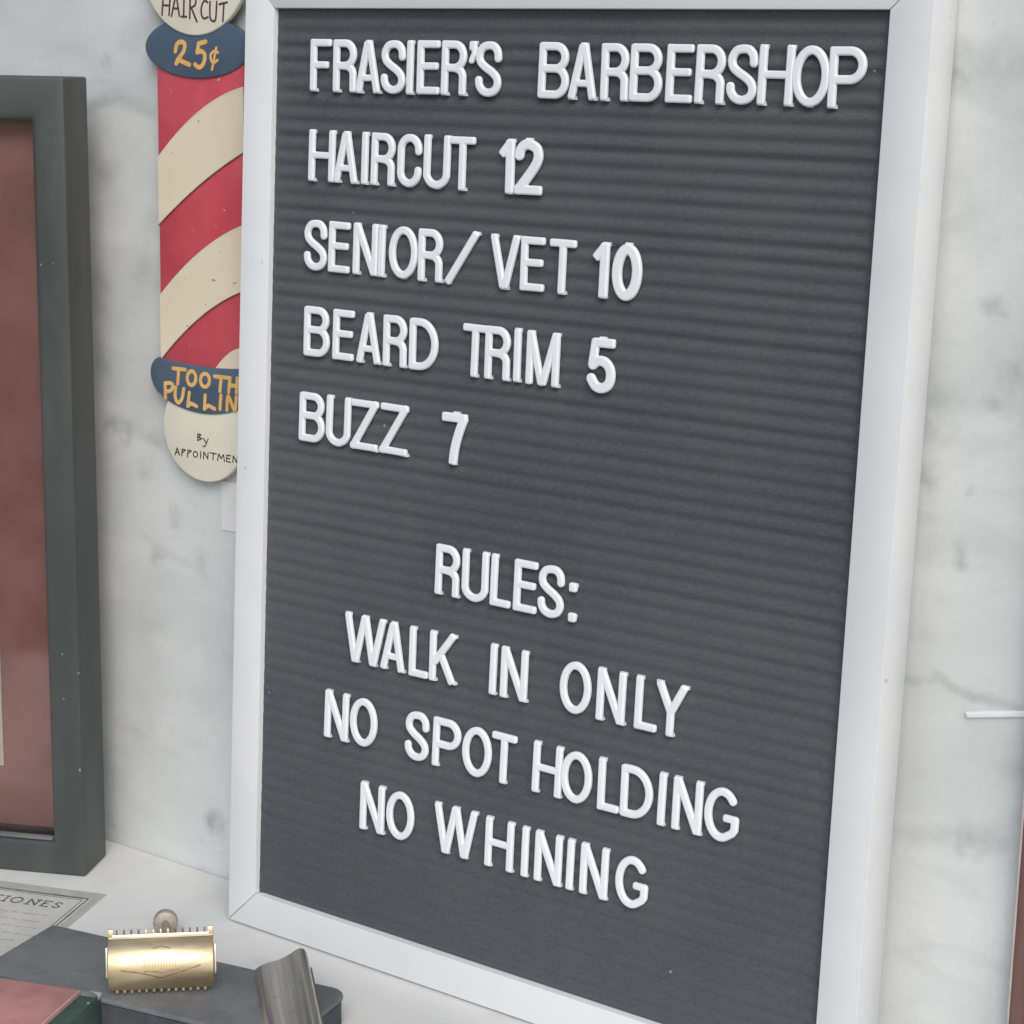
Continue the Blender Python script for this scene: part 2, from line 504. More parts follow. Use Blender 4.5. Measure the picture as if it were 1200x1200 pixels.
# felt panel: horizontal ribs with narrow slots between them
PITCH = 6.075
FY = DD - T
xsr = np.concatenate([[-W / 2 + .05, -W / 2 + 1.5], np.linspace(-W / 2 + 3, W / 2 - 3, 58), [W / 2 - 1.5, W / 2 - .05]])
prof = []
z = RAIL + .05
phase = 1.6
zz = np.arange(RAIL + .05, RAIL + H - .05, PITCH / 26)
for zc in zz:
    u = ((zc + phase) / PITCH) % 1.0
    c = abs(u - .5) * 2                    # 0 at rib centre, 1 at slot
    gi = int(((zc + phase) / PITCH) + .5)
    amp = .95 + .20 * math.sin(gi * 2.3) + .14 * math.sin(gi * 5.1 + 1)
    d = amp * (.5 - .5 * math.cos(math.pi * c)) ** 1.15
    prof.append((zc, d))
verts = []; faces = []
rr = np.random.RandomState(3)
ph = rr.rand(8) * 6.28
for zc, d in prof:
    for x in xsr:
        w_ = .10 * math.sin(x * .031 + ph[0] + zc * .011) + .07 * math.sin(x * .083 + ph[1] + zc * .9) + .05 * math.sin(x * .17 + ph[2] + zc * .35)
        ed = min(1.0, max(.12, (W / 2 - abs(x)) / 3.0))
        verts.append((x, FY + d * ed + w_ * .6, zc))
nc = len(xsr)
for i in range(len(prof) - 1):
    for j in range(nc - 1):
        faces.append((i * nc + j, i * nc + j + 1, (i + 1) * nc + j + 1, (i + 1) * nc + j))
link_mesh("felt_panel", verts, faces, M['felt'], board, 180)
from_bm("backing_panel", box_bm(-W / 2 + .1, W / 2 - .1, -9, -3, RAIL + .1, RAIL + H - .1), M['dark_frame'], board)

# ------------------------------------------------------------------ the letters
t_ = 1.55
def LP(d):
    e = min(max(d, 0) / .62, 1)
    return 2.35 - .50 * (1 - e) ** 1.6
G_ = {}
def glyph(ch, w, strokes, tabs=()):
    G_[ch] = (w, strokes, tabs)
Y0, Y1 = t_, 21 - t_
glyph('A', 13, [seg(1.6, 0, 6.15, 20.3), seg(11.4, 0, 6.85, 20.3), pl([(6.5, 19.3), (6.5, 19.4)], 1.6), seg(2.8, 6, 10.2, 6, 1.35)], [(1.7, .6), (11.3, .6), (6.5, 20.3)])
glyph('B', 13.9, [seg(t_, 0.2, t_, 20.8), pl([(t_, Y1)] + arc(7.6, 15.35, 4.2, Y1 - 15.35, 90, -90) + [(t_, 11.2)]), pl([(t_, 11.2)] + arc(7.7, 6.4, 13.9 - t_ - 7.7, 4.85, 90, -90) + [(t_, Y0)])])
glyph('C', 12, [pl([(10.45, 14.3)] + arc(6, 14.9, 4.45, 4.55, 0, 180) + arc(6, 6.1, 4.45, 4.55, 180, 360) + [(10.45, 6.7)])], [(6, .3)])
glyph('D', 14.5, [seg(t_, 0.2, t_, 20.8), pl([(t_, Y1)] + arc(5.2, 10.5, 14.5 - t_ - 5.2, 8.95, 90, -90) + [(t_, Y0)])])
glyph('E', 11.2, [seg(t_, 0, t_, 21), seg(0.2, Y1, 11.1, Y1, 1.5), seg(1, 11, 10.4, 11, 1.45), seg(0.2, Y0, 11.2, Y0, 1.5)])
glyph('F', 11, [seg(t_, 0, t_, 21), seg(0.2, Y1, 11, Y1, 1.5), seg(1, 10.6, 9.6, 10.6, 1.45)], [(t_, .6)])
glyph('G', 14.9, [pl(arc(7.45, 10.5, 5.9, 8.95, 42, 300) + [(12.2, 4.0), (13.2, 5.6), (13.3, 9.4)]), seg(8.2, 9.5, 14.6, 9.5, 1.4)])
glyph('H', 14, [seg(t_, 0, t_, 21), seg(14 - t_, 0, 14 - t_, 21), seg(1, 10.7, 13, 10.7, 1.4)], [(t_, .6), (t_, 20.4), (14 - t_, .6), (14 - t_, 20.4)])
glyph('I', 3.1, [seg(t_, 0, t_, 21)], [(t_, .6), (t_, 20.4)])
glyph('K', 13.5, [seg(t_, 0, t_, 21), seg(2.2, 7.6, 12.2, 20.9), seg(5.4, 12.2, 12.0, .1)], [(t_, .6), (t_, 20.4), (11.9, .7), (12, 20.3)])
glyph('L', 10, [seg(t_, 0, t_, 21), seg(.2, Y0, 10, Y0, 1.5)], [(t_, 20.4)])
glyph('M', 15.4, [seg(t_, 0, t_, 21), seg(13.85, 0, 13.85, 21), seg(1.7, 20.9, 7.5, .3), seg(13.7, 20.9, 7.9, .3), pl([(7.7, 1.5), (7.7, 1.6)], 1.6)], [(1.7, 20.4), (13.7, 20.4), (13.85, .6)])
glyph('N', 13, [seg(t_, 0, t_, 21), seg(13 - t_, 0, 13 - t_, 21), seg(1.6, 20.7, 11.4, .3)], [(t_, .6), (1.7, 20.4), (13 - t_, 20.4), (11.5, .6)])
glyph('O', 14.6, [pl(arc(7.3, 10.5, 5.75, 8.95, 0, 360, 48))], [(7.3, 0.2)])
glyph('P', 14.2, [seg(t_, 0, t_, 21), pl([(t_, Y1)] + arc(7.9, 14.6, 14.2 - t_ - 7.9, 4.85, 90, -90) + [(t_, 9.75)])], [(t_, .6)])
glyph('R', 12, [seg(t_, 0, t_, 21), pl([(t_, Y1)] + arc(6.2, 15.0, 12 - t_ - 6.2, 4.45, 90, -90) + [(t_, 10.55)]), pl([(5.2, 10.55)] + arc(6.4, 7.0, 4.0, 3.4, 85, 0)), seg(10.4, 8, 10.45, 0)], [(t_, .6), (10.45, .6)])
glyph('S', 12.2, [pl(spline([(10.6, 14.6), (10.25, 17.2), (8.5, 19.1), (6.0, 19.45), (3.3, 18.7), (1.75, 16.2), (2.1, 13.5), (4.2, 11.5), (7.6, 9.5), (10.0, 7.4), (10.6, 4.8), (9.2, 2.4), (6.3, 1.55), (3.6, 2.3), (1.9, 4.3), (1.55, 6.3)], 6))])
glyph('T', 12.2, [seg(0, Y1, 12.2, Y1, 1.5), seg(6.1, 0, 6.1, 20.5)], [(6.1, .6)])
glyph('U', 13, [seg(t_, 4, t_, 21), seg(13 - t_, 4, 13 - t_, 21), pl([(t_, 7.5)] + arc(6.5, 6, 4.95, 4.45, 180, 360) + [(13 - t_, 7.5)])], [(t_, 20.4), (13 - t_, 20.4), (6.5, .2)])
glyph('V', 14.2, [seg(1.5, 21, 6.75, .3), seg(12.7, 21, 7.45, .3), pl([(7.1, 1.6), (7.1, 1.7)], 1.6)], [(1.6, 20.4), (12.6, 20.4), (7.1, .4)])
glyph('W', 22.2, [seg(1.5, 21, 6.1, .2), seg(6.4, .2, 10.9, 20.8), seg(11.3, 20.8, 15.8, .2), seg(16.1, .2, 20.7, 21), pl([(6.25, 1.5), (6.25, 1.6)], 1.6), pl([(15.95, 1.5), (15.95, 1.6)], 1.6)], [(1.6, 20.4), (11.1, 20.4), (20.6, 20.4), (6.2, .5), (15.9, .5)])
glyph('Y', 14.2, [seg(1.4, 20.8, 7.2, 9.2), seg(12.8, 20.8, 7.0, 9.2), seg(7.1, 0, 7.1, 10.6)], [(1.5, 20.3), (12.7, 20.3), (7.1, .6)])
glyph('Z', 14.4, [seg(0, Y1, 14.4, Y1, 1.45), seg(0, Y0, 14.4, Y0, 1.45), seg(.9, .4, 13.5, 20.6)], [(13, .6)])
glyph(':', 3.6, [seg(1.75, 12.0, 1.75, 15.7, 1.8, 1.0), seg(1.75, 0, 1.75, 3.7, 1.8, 1.0)], [(1.9, 14.6), (1.9, 2.4)])
glyph("'", 4, [seg(2.2, 17.4, 2.2, 21, 1.7, .8), pl([(2.9, 18.4), (2.7, 16), (1.5, 13.6)], 1.15)], [(2.4, 20.4)])
glyph('/', 16.6, [seg(1.2, .1, 15.4, 20.9)], [(1.6, .5), (15.1, 20.5)])
glyph('1', 7.3, [seg(5.3, 0, 5.3, 20.8, 1.95), seg(5.6, 20.0, 1.0, 14.6, 1.75)], [(5.6, 20.4), (5.5, .5)])
glyph('2', 13, [pl(spline([(2.0, 14.9), (2.7, 17.3), (4.8, 18.95), (7.4, 18.9), (10.0, 17.5), (10.9, 14.8), (10.0, 11.8), (7.4, 8.2), (4.4, 4.6), (2.1, 1.9)]), 2.0), seg(.1, 1.8, 13, 1.8, 1.8)], [(6.2, 20.9)])
glyph('5', 12.7, [seg(2.2, 19.2, 12.3, 19.2, 1.8), seg(3.7, 20.6, 2.2, 9.6, 1.8), pl(spline([(2.6, 10.6), (5.0, 12.2), (8.0, 11.9), (10.3, 9.6), (10.8, 6.2), (9.7, 3.3), (6.9, 1.95), (4.0, 2.7), (2.0, 5.3)]), 1.95)], [(6.5, 20.8)])
glyph('7', 12.8, [seg(.1, 19.1, 12.7, 19.1, 1.85), pl(spline([(10.9, 18.7), (8.8, 13.6), (7.0, 7.4), (6.2, 1.9)]), 1.95), seg(6.5, 4, 6.0, 0, 1.95)], [(7, 20.8), (6.3, .5)])
glyph('0', 13, [pl(arc(6.5, 10.5, 4.45, 8.6, 0, 360, 48), 2.05)], [(6.5, 20.9)])

mesh_cache = {}
def letter_mesh(ch):
    if ch in mesh_cache: return mesh_cache[ch]
    w, st, tabs = G_[ch]
    v, f = stroke_mesh(st, .25, LP, 1.0)
    v = list(v); f = [list(q) for q in f]
    for x, z in tabs:                       # moulded pegs at the back that reach into the felt
        for (hx, hz, ya, yb) in ((1.5 if abs(z - .3) > .25 or ch in 'KVW' else .9, .7 if z not in (.2, .3) else .4, .9, -1.25),):
            b = len(v)
            for X_ in (x - hx, x + hx):
                for Y_ in (-1.3, ya):
                    for Z_ in (z - hz, z + hz):
                        v.append((X_, Y_, Z_))
            for q in ((0, 1, 3, 2), (4, 6, 7, 5), (0, 4, 5, 1), (2, 3, 7, 6), (0, 2, 6, 4), (1, 5, 7, 3)):
                f.append([b + k for k in q])
    o = link_mesh("letter", v, f, M['white_plastic'], None, 50)
    mesh_cache[ch] = o.data
    bpy.data.objects.remove(o)
    return mesh_cache[ch]

BASE = {0: 33.2, 1: 69.8, 2: 106.6, 3: 142.5, 4: 178.9, 6: 233.4, 7: 270.0, 8: 305.9, 9: 342.3}
ORD = ["first", "second", "third", "fourth", "fifth", "sixth", "seventh", "eighth", "ninth", "tenth"]
LINES = [
 (0, "in the first word of the top line", [('F', 19.8), ('R', 32.1), ('A', 43.9), ('S', 57.5), ('I', 70.5), ('E', 75.8), ('R', 88.1), ("'", 101.1), ('S', 104.9)]),
 (0, "in the long second word of the top line", [('B', 134.9), ('A', 148.6), ('R', 163.4), ('B', 176.2), ('E', 191.9), ('R', 204.3), ('S', 217.4), ('H', 230.2), ('O', 243.7), ('P', 258.0)]),
 (1, "in the word HAIRCUT on the board", [('H', 20.0), ('A', 33.6), ('I', 48.6), ('R', 53.6), ('C', 67.5), ('U', 80.7), ('T', 93.9)]),
 (1, "in the price 12 on the board", [('1', 117.9), ('2', 125.6)]),
 (2, "in the word SENIOR", [('S', 18.8), ('E', 32.3), ('N', 45.4), ('I', 59.0), ('O', 64.4), ('R', 79.7), ('/', 93.2)]),
 (2, "in the word VET", [('V', 115.5), ('E', 130.3), ('T', 143.7)]),
 (2, "in the price 10 on the board", [('1', 163.8), ('0', 172.7)]),
 (3, "in the word BEARD", [('B', 19.8), ('E', 35.9), ('A', 48.6), ('R', 63.0), ('D', 76.6)]),
 (3, "in the word TRIM", [('T', 103.6), ('R', 114.9), ('I', 128.9), ('M', 135.0)]),
 (3, "in the price 5 after the word TRIM", [('5', 163.5)]),
 (4, "in the word BUZZ", [('B', 18.4), ('U', 33.4), ('Z', 47.0), ('Z', 62.6)]),
 (4, "in the price 7 after the word BUZZ", [('7', 94.7)]),
 (6, "in the heading RULES", [('R', 94.2), ('U', 107.9), ('L', 122.2), ('E', 133.7), ('S', 145.6), (':', 160.4)]),
 (7, "in the word WALK", [('W', 46.6), ('A', 66.6), ('L', 82.1), ('K', 92.8)]),
 (7, "in the word IN below the heading RULES", [('I', 123.6), ('N', 129.1)]),
 (7, "in the word ONLY", [('O', 158.0), ('N', 175.6), ('L', 193.3), ('Y', 202.2)]),
 (8, "in the word NO before SPOT", [('N', 36.9), ('O', 51.3)]),
 (8, "in the word SPOT", [('S', 81.5), ('P', 96.0), ('O', 111.5), ('T', 126.2)]),
 (8, "in the word HOLDING", [('H', 146.9), ('O', 160.6), ('L', 178.3), ('D', 188.9), ('I', 206.1), ('N', 212.5), ('G', 226.7)]),
 (9, "in the word NO starting the bottom line", [('N', 58.3), ('O', 72.8)]),
 (9, "in the word WHINING", [('W', 98.3), ('H', 125.0), ('I', 143.3), ('N', 149.9), ('I', 165.5), ('N', 171.9), ('G', 188.7)]),
]
for row, where, items in LINES:
    for k, (ch, u) in enumerate(items):
        o = bpy.data.objects.new("letter", letter_mesh(ch))
        COL.objects.link(o)
        w = G_[ch][0]
        tilt = math.radians(random.uniform(-.7, .7))
        loc = Matrix.Translation(((u - 140) * MM, (FY + .25 + random.uniform(-.15, .1)) * MM, (H + RAIL - BASE[row] + random.uniform(-.12, .12)) * MM))
        piv = Matrix.Translation((w / 2 * MM, 0, 10 * MM))
        o.matrix_world = BM @ loc @ piv @ Matrix.Rotation(tilt, 4, 'Y') @ piv.inverted()
        only = len(items) == 1
        if ch == "'":
            lab = "small white plastic apostrophe near the end of the first word of the top line"
        elif ch == ':':
            lab = "white plastic colon of two dots after the heading RULES"
        elif ch == '/':
            lab = "white plastic slash between the words SENIOR and VET"
        elif ch.isdigit():
            lab = "bold white plastic figure %s %s" % (ch, where) if not only else "bold white plastic figure 5 after the word TRIM" if ch == '5' else "bold white plastic figure 7 after the word BUZZ"
        else:
            kk = k
            if where.startswith("in the first word") and k == 8: kk = 7
            lab = "white plastic letter %s, the %s %s" % (ch, ORD[kk], where)
        tag(o, lab, "letter" if ch.isalpha() else ("number" if ch.isdigit() else "punctuation"), "white characters pushed into the letter board")

# ------------------------------------------------------------------ the barber pole sign on the wall
XC = -197.5
sign = thing("barber_sign", "red and cream striped flat barber pole sign hanging left of the letter board", "sign", (XC, 0, 191))
SX, SZ = XC, 191.0
def loc_(pts): return [(x - SX, z - SZ) for x, z in pts]
def locl(ls): return [loc_(q) for q in ls]
panel = from_bm("pole_panel", prism_bm(loc_([(-223.3, 236), (-170.2, 236), (-170.2, 390), (-222.6, 390)]), 'y', -6, -3.4, .4), M['sign_red'], sign, 40)
S1 = [(-222.7, 338.0), (-214.4, 345.9), (-206.3, 352.1), (-197.3, 358.7), (-187.9, 364.1), (-178.6, 368.0), (-170.3, 370.0), (-170.3, 342.1), (-178.1, 338.8), (-188.4, 332.4), (-199.0, 325.9), (-209.7, 317.8), (-222.8, 308.2)]
S2 = [(-223.0, 275.9), (-215.9, 283.0), (-209.3, 288.1), (-200.6, 295.2), (-189.0, 302.5), (-181.1, 307.1), (-170.3, 311.0), (-170.3, 282.4), (-183.1, 276.8), (-194.8, 270.1), (-204.5, 263.5), (-213.8, 255.2), (-221.6, 248.0), (-223.1, 246.4)]
S3 = [(-189.5, 244.5), (-183.6, 251.2), (-178.3, 254.4), (-170.3, 256.9), (-170.3, 244.2)]
def smooth_edge(pts, n_up):
    out = []
    for q in (pts[:n_up], pts[n_up:]):
        k_ = 4 * (len(q) - 1) + 1
        if len(q) < 4:
            out += [q[0]] + [tuple(np.array(q[0]) + (np.array(q[-1]) - np.array(q[0])) * i / (k_ - 1)) for i in range(1, k_)]
            continue
        c_ = np.polyfit([v[0] for v in q], [v[1] for v in q], 2)
        xs_ = np.linspace(q[0][0], q[-1][0], k_)
        out += [(float(x), float(np.polyval(c_, x))) for x in xs_]
    return out
for s_, nu in ((S1, 7), (S2, 7), (S3, 4)):
    # cream stripe; dark line below, bright edge highlight painted as pale line above
    P = loc_(smooth_edge(s_, nu))
    st = from_bm("stripe", prism_bm(P, 'y', -6.45, -5.5), M['cream'], sign, 40)
    nP = len(P)
    k = (nu - 1) * 4 + 1
    paint("outline", [P[:k]], .22, M['cream_disc'], st, -6.62, thick=.5, smoothpts=False)
    if s_ is not S3:
        paint("outline", [P[k:]], .24, M['stripe_line'], st, -6.62, thick=.5, smoothpts=False)
ell = from_bm("price_oval", prism_bm(loc_(ellipse(XC, 386.6, 31.5, 13.2)), 'y', -7.0, -3.3, .7, 3, 50), M['sign_blue'], sign, 40)
Q25 = [[(-210.0, 384.9), (-208.9, 387.9), (-206.3, 389.0), (-204.2, 387.9), (-205.0, 384.8), (-208.2, 381.7), (-209.6, 379.6)], [(-209.6, 379.6), (-207.7, 381.1), (-205.4, 380.4), (-201.5, 379.3)], [(-191.5, 389.2), (-195.6, 388.4), (-196.7, 384.6)], [(-196.7, 384.6), (-194.2, 385.1), (-192.1, 383.5), (-193.0, 379.9), (-195.6, 378.2), (-198.1, 379.4)], [(-184.2, 384.7), (-186.5, 385.2), (-188.6, 383.6), (-188.1, 381.0), (-186.3, 380.5), (-184.5, 381.5)], [(-185.2, 386.7), (-187.9, 377.4)]]
paint("lettering", locl(Q25[:4]), 1.0, M['orange'], ell, -7.14)
paint("lettering", locl(Q25[4:]), .62, M['orange'], ell, -7.14)
top = from_bm("top_disc", prism_bm(loc_(ellipse(XC, 424.5, 32.8, 32.8)), 'y', -7.8, -5.0, .7, 3, 50), M['cream_disc'], sign, 40)
HAIR = [[(-215.8, 410.6), (-217.0, 400.4)], [(-211.6, 410.6), (-212.7, 400.3)], [(-216.4, 404.6), (-212.2, 404.4)], [(-211.2, 399.9), (-208.2, 409.4), (-206.3, 399.9)], [(-210.1, 403.2), (-207.0, 403.2)], [(-203.3, 409.4), (-203.8, 399.7)], [(-205.0, 399.7), (-202.1, 399.7)], [(-199.6, 409.4), (-200.1, 399.1)], [(-199.6, 409.2), (-196.7, 407.5), (-196.6, 404.8), (-199.7, 403.4)], [(-199.0, 403.4), (-195.8, 397.6)], [(-189.3, 405.8), (-191.1, 406.5), (-192.9, 404.0), (-193.0, 400.7), (-191.5, 399.0), (-189.2, 399.6)], [(-187.8, 406.1), (-187.9, 399.6), (-186.4, 398.0), (-184.6, 398.8), (-183.8, 406.1)], [(-182.3, 405.0), (-177.7, 405.8)], [(-179.6, 405.2), (-180.3, 397.9)]]
paint("lettering", locl(HAIR), .46, M['purple'], top, -7.92, res=.16)
half = [(-197.5, 224.5), (-205.0, 225.0), (-211.0, 226.0), (-216.5, 227.4), (-221.9, 229.8), (-226.5, 232.8), (-229.0, 236.8), (-229.6, 240.5), (-228.9, 243.9), (-226.8, 246.6), (-224.3, 247.9)]
tophalf = [(-216.7, 247.0), (-207, 246.4), (-197.5, 246.2)]
left = spline(half, 3) + tophalf
band_o = left + [(2 * XC - x, z) for x, z in left[::-1][1:-1]]
band = from_bm("lower_band", prism_bm(loc_(band_o), 'y', -7.0, -3.3, .6, 2, 50), M['sign_blue'], sign, 40)
TOOTH = [[(-214.8, 243.6), (-207.0, 243.8)], [(-211.2, 243.7), (-211.9, 236.8)], [(-200.4, 240.6), (-200.7, 239.1), (-201.5, 237.9), (-202.6, 237.2), (-203.8, 237.1), (-204.8, 237.6), (-205.5, 238.6), (-205.8, 240.0), (-205.5, 241.4), (-204.7, 242.6), (-203.6, 243.4), (-202.4, 243.5), (-201.4, 243.0), (-200.6, 241.9), (-200.4, 240.6)], [(-191.9, 240.5), (-192.2, 239.1), (-193.0, 238.0), (-194.1, 237.3), (-195.4, 237.2), (-196.5, 237.6), (-197.2, 238.6), (-197.5, 239.9), (-197.2, 241.2), (-196.4, 242.4), (-195.2, 243.1), (-194.0, 243.2), (-192.9, 242.7), (-192.1, 241.8), (-191.9, 240.5)], [(-188.7, 242.6), (-180.6, 242.8)], [(-184.6, 242.8), (-185.5, 236.3)], [(-179.2, 243.0), (-180.1, 236.3)], [(-174.8, 243.2), (-175.4, 236.6)], [(-179.6, 239.5), (-175.1, 239.7)], [(-220.0, 236.2), (-219.9, 229.4)], [(-220.0, 236.2), (-216.2, 236.6), (-215.1, 235.1), (-216.5, 233.2), (-219.5, 232.4)], [(-213.2, 235.1), (-213.7, 230.7), (-212.0, 228.1), (-209.5, 230.0), (-208.1, 234.9)], [(-204.6, 233.5), (-205.8, 227.1)], [(-205.8, 227.1), (-203.6, 228.7), (-200.1, 227.7)], [(-194.7, 233.4), (-195.3, 227.1)], [(-195.3, 227.1), (-192.9, 228.9), (-188.9, 227.8)], [(-184.9, 234.4), (-185.6, 228.1)], [(-181.3, 228.1), (-180.4, 234.5), (-176.6, 228.6), (-175.5, 234.7)],
         [(-166.5, 234.2), (-169.5, 235.4), (-172.6, 233.0), (-172.4, 229.6), (-169.5, 228.4), (-166.8, 229.6), (-166.8, 231.4), (-169.4, 231.4)]]
paint("lettering", locl(TOOTH), .88, M['orange'], band, -7.14)
bot = from_bm("bottom_disc", prism_bm(loc_(ellipse(XC, 216.4, 25.3, 23.4)), 'y', -6.2, -3.5, .7, 3, 50), M['cream_disc'], sign, 40)
BY = [[(-200.4, 214.9), (-200.6, 211.7)], [(-200.4, 214.9), (-198.5, 214.7), (-200.1, 213.4), (-198.0, 213.0), (-200.6, 211.7)], [(-197.0, 213.2), (-195.5, 211.6)], [(-194.0, 213.3), (-196.0, 209.6), (-197.4, 209.5)], [(-215.2, 203.3), (-213.7, 206.7), (-212.3, 203.5)], [(-214.6, 204.6), (-212.8, 204.7)], [(-210.6, 206.5), (-210.9, 203.3)], [(-210.6, 206.5), (-208.4, 206.4), (-210.6, 204.9)], [(-206.9, 206.5), (-207.2, 203.3)], [(-206.9, 206.5), (-204.7, 206.4), (-206.9, 205.0)], [(-200.8, 205.3), (-201.1, 204.5), (-201.8, 203.9), (-202.6, 203.8), (-203.3, 204.2), (-203.5, 205.0), (-203.3, 205.8), (-202.6, 206.4), (-201.7, 206.5), (-201.1, 206.1), (-200.8, 205.3)], [(-198.7, 206.9), (-199.0, 203.8)], [(-197.1, 203.7), (-196.8, 206.9), (-194.4, 204.1), (-194.1, 207.0)], [(-192.8, 207.1), (-189.0, 207.0)], [(-190.8, 207.1), (-191.2, 204.1)], [(-188.3, 204.0), (-187.4, 207.2), (-186.1, 205.2), (-184.5, 207.2), (-184.0, 204.1)], [(-182.4, 207.3), (-182.7, 204.3), (-180.4, 204.3)], [(-182.4, 207.3), (-180.0, 207.2)], [(-182.6, 205.8), (-180.6, 205.8)], [(-178.9, 204.4), (-178.5, 207.4), (-176.4, 204.5), (-176.0, 207.3)], [(-174.6, 207.6), (-171.4, 207.6)], [(-173.0, 207.6), (-173.2, 204.4)]]
paint("lettering", locl(BY), .27, M['ink'], bot, -6.32, res=.13, smoothpts=False)

# ------------------------------------------------------------------ small things on the wall
o = from_bm("paper_tag", box_bm(-11, 11, -.6, 0, -11.5, 11.5), M['grey_tag'], None, None, (-180.5, 0, 182))
tag(o, "pale grey paper tag on the wall under the striped sign, half behind the board", "tag")
o = from_bm("white_strip", prism_bm([(0.6, -1.1), (60, -1.1), (60, 1.1), (0, 1.2)], 'y', -1.4, 0, .3, 2), M['white_tape'], None, 40, (176.0, 0, 156.6), (0, -math.radians(12.5), 0))
tag(o, "thin bright white strip stuck nearly level on the marble, right of the letter board", "strip")
trim = thing("wooden_trim", "reddish brown wooden trim upright against the marble at the lower right", "wood trim", (241.3, 0, 0))
from_bm("trim_board", box_bm(-37.6, 40, -9, 0, 0.0, 520, .8), M['wood'], trim, 40)
from_bm("edge_strip", box_bm(-38.4, -37.65, -8.6, -.1, 0.0, 520), M['wood_edge'], trim)

# ------------------------------------------------------------------ dark picture frame at the left
YAW = .45
TF = 27.9
FH, FW = 373.0, 262.0
pf = thing("picture_frame", "dark charcoal deep picture frame with a red backing, standing left of the barber sign", "picture frame", (-256.5, -16.4, 0), (0, 0, YAW))
RW_ = 16.2
def ring_bm(o_, i_, y0, y1, bo, bi):
    bm = bmesh.new()
    rows = [[bm.verts.new((x, y, z)) for x, z in q] for q, y in ((o_, y0), (i_, y0), (i_, y1), (o_, y1))]
    for k in range(4):
        A, B = rows[k], rows[(k + 1) % 4]
        for e in range(4):
            bm.faces.new((A[e], A[(e + 1) % 4], B[(e + 1) % 4], B[e]))
    bmesh.ops.recalc_face_normals(bm, faces=bm.faces)
    vi = set(rows[1])
    inn = [e for e in bm.edges if e.verts[0] in vi and e.verts[1] in vi]
    bmesh.ops.bevel(bm, geom=inn, offset=bi, segments=6, profile=.5, affect='EDGES')
    bevel_all(bm, bo, 3, 60)
    return bm
TOPR = RW_ * 1.2
from_bm("frame_moulding", ring_bm([(0, 0), (0, FH), (-FW, FH), (-FW, 0)], [(-RW_, RW_), (-RW_, FH - TOPR), (-FW + RW_, FH - TOPR), (-FW + RW_, RW_)], -TF, 0, 1.2, 3.5), M['dark_frame'], pf, 40)
from_bm("backing_mat", box_bm(-FW + RW_, -RW_ + .0, -9, -5, RW_, FH - RW_ * 1.2), M['mat_red'], pf)
from_bm("highlight_strip", box_bm(-FW + RW_ + .2, -RW_ - .2, -26.5, -22.5, RW_ + .05, RW_ + 1.6, .6), M['edge_highlight'], pf, 40)  # pale strip added to paint the highlight on the bottom rail's inner edge
from_bm("mounted_card", box_bm(-150, -47.3, -9.9, -9.05, 46, 133), M['card'], pf)
from_bm("glass_pane", box_bm(-FW + RW_ + .1, -RW_ - .1, -21.5, -20.0, RW_ + .1, FH - RW_ * 1.2 - .1), M['glass'], pf)

# ------------------------------------------------------------------ printed paper on the ledge
PA = math.atan2(.36, .933)
pp = thing("printed_paper", "grey printed paper with a dark ruled border lying under the picture frame", "paper", (-220.5, -50.2, 0.1), (0, 0, PA))
from_bm("sheet", box_bm(-110, 0, -84, 0, 0, .35), M['paper'], pp)
def flat_paint(name, polylines, hw, mat, parent, z, res=.2):
    st = [pl(q, hw) for q in polylines]
    v, f = stroke_mesh(st, res, flat_profile(0), .1)
    v = [(x, zz_, z - yy) for x, yy, zz_ in v]
    return link_mesh(name, v, f, mat, parent)
def strip(name, x0, x1, y0, y1, z, mat):
    return from_bm(name, box_bm(x0, x1, y0, y1, z - .15, z), mat, pp)
strip("margin", -109.5, -.3, -7.0, -.3, .42, M['paper_border'])
strip("margin", -4.2, -.3, -83.5, -7.05, .42, M['paper_border'])
for k in range(60):
    pass
dash = []
x = -108.0
while x < -7.5:
    dash.append([(x, -8.1), (x + 1.3, -8.1)]); x += 2.1
flat_paint("border_line", [[(-108, -7.6), (-5.6, -7.6), (-5.6, -83)]], .35, M['print'], pp, .5)
flat_paint("border_line", dash, .45, M['print'], pp, .56, .25)
flat_paint("border_line", [[(-108, -9.8), (-7.6, -9.8), (-7.6, -83)]], .16, M['print'], pp, .5, .12)
def serif(ch, x, y, w, h):
    k = []
    L = lambda a, b, c, d: k.append([(x + a * w, y + b * h), (x + c * w, y + d * h)])
    if ch == 'I': L(.5, 0, .5, 1); L(.2, 0, .8, 0); L(.2, 1, .8, 1)
    if ch == 'T': L(.5, 0, .5, 1); L(0, 1, 1, 1); L(.3, 0, .7, 0)
    if ch == 'O': k.append([(x + (.5 + .5 * math.cos(a)) * w, y + (.5 + .5 * math.sin(a)) * h) for a in np.linspace(0, 6.283, 20)])
    if ch == 'N': L(.1, 0, .1, 1); L(.1, 1, .9, 0); L(.9, 0, .9, 1); L(-.1, 0, .3, 0); L(.7, 1, 1.1, 1)
    if ch == 'E': L(.1, 0, .1, 1); L(0, 1, .9, 1); L(0, 0, .9, 0); L(.1, .52, .65, .52)
    if ch == 'S': k.append([(x + a * w, y + b * h) for a, b in spline([(.9, .8), (.5, 1), (.1, .78), (.35, .55), (.7, .42), (.9, .2), (.5, 0), (.05, .2)], 4)])
    return k
word = []
for ch, x in zip("IONES", (-43.3, -39.0, -30.6, -23.2, -17.6)):
    word += serif(ch, x, -21.5, {'I': 3, 'O': 5.4, 'N': 5.2, 'E': 4.2, 'S': 3.8}[ch], 6.0)
word += serif('T', -49.0, -21.5, 4.6, 6.0)
flat_paint("lettering", word, .42, M['print'], pp, .5, .16)
rnd = random.Random(4)
lines = []
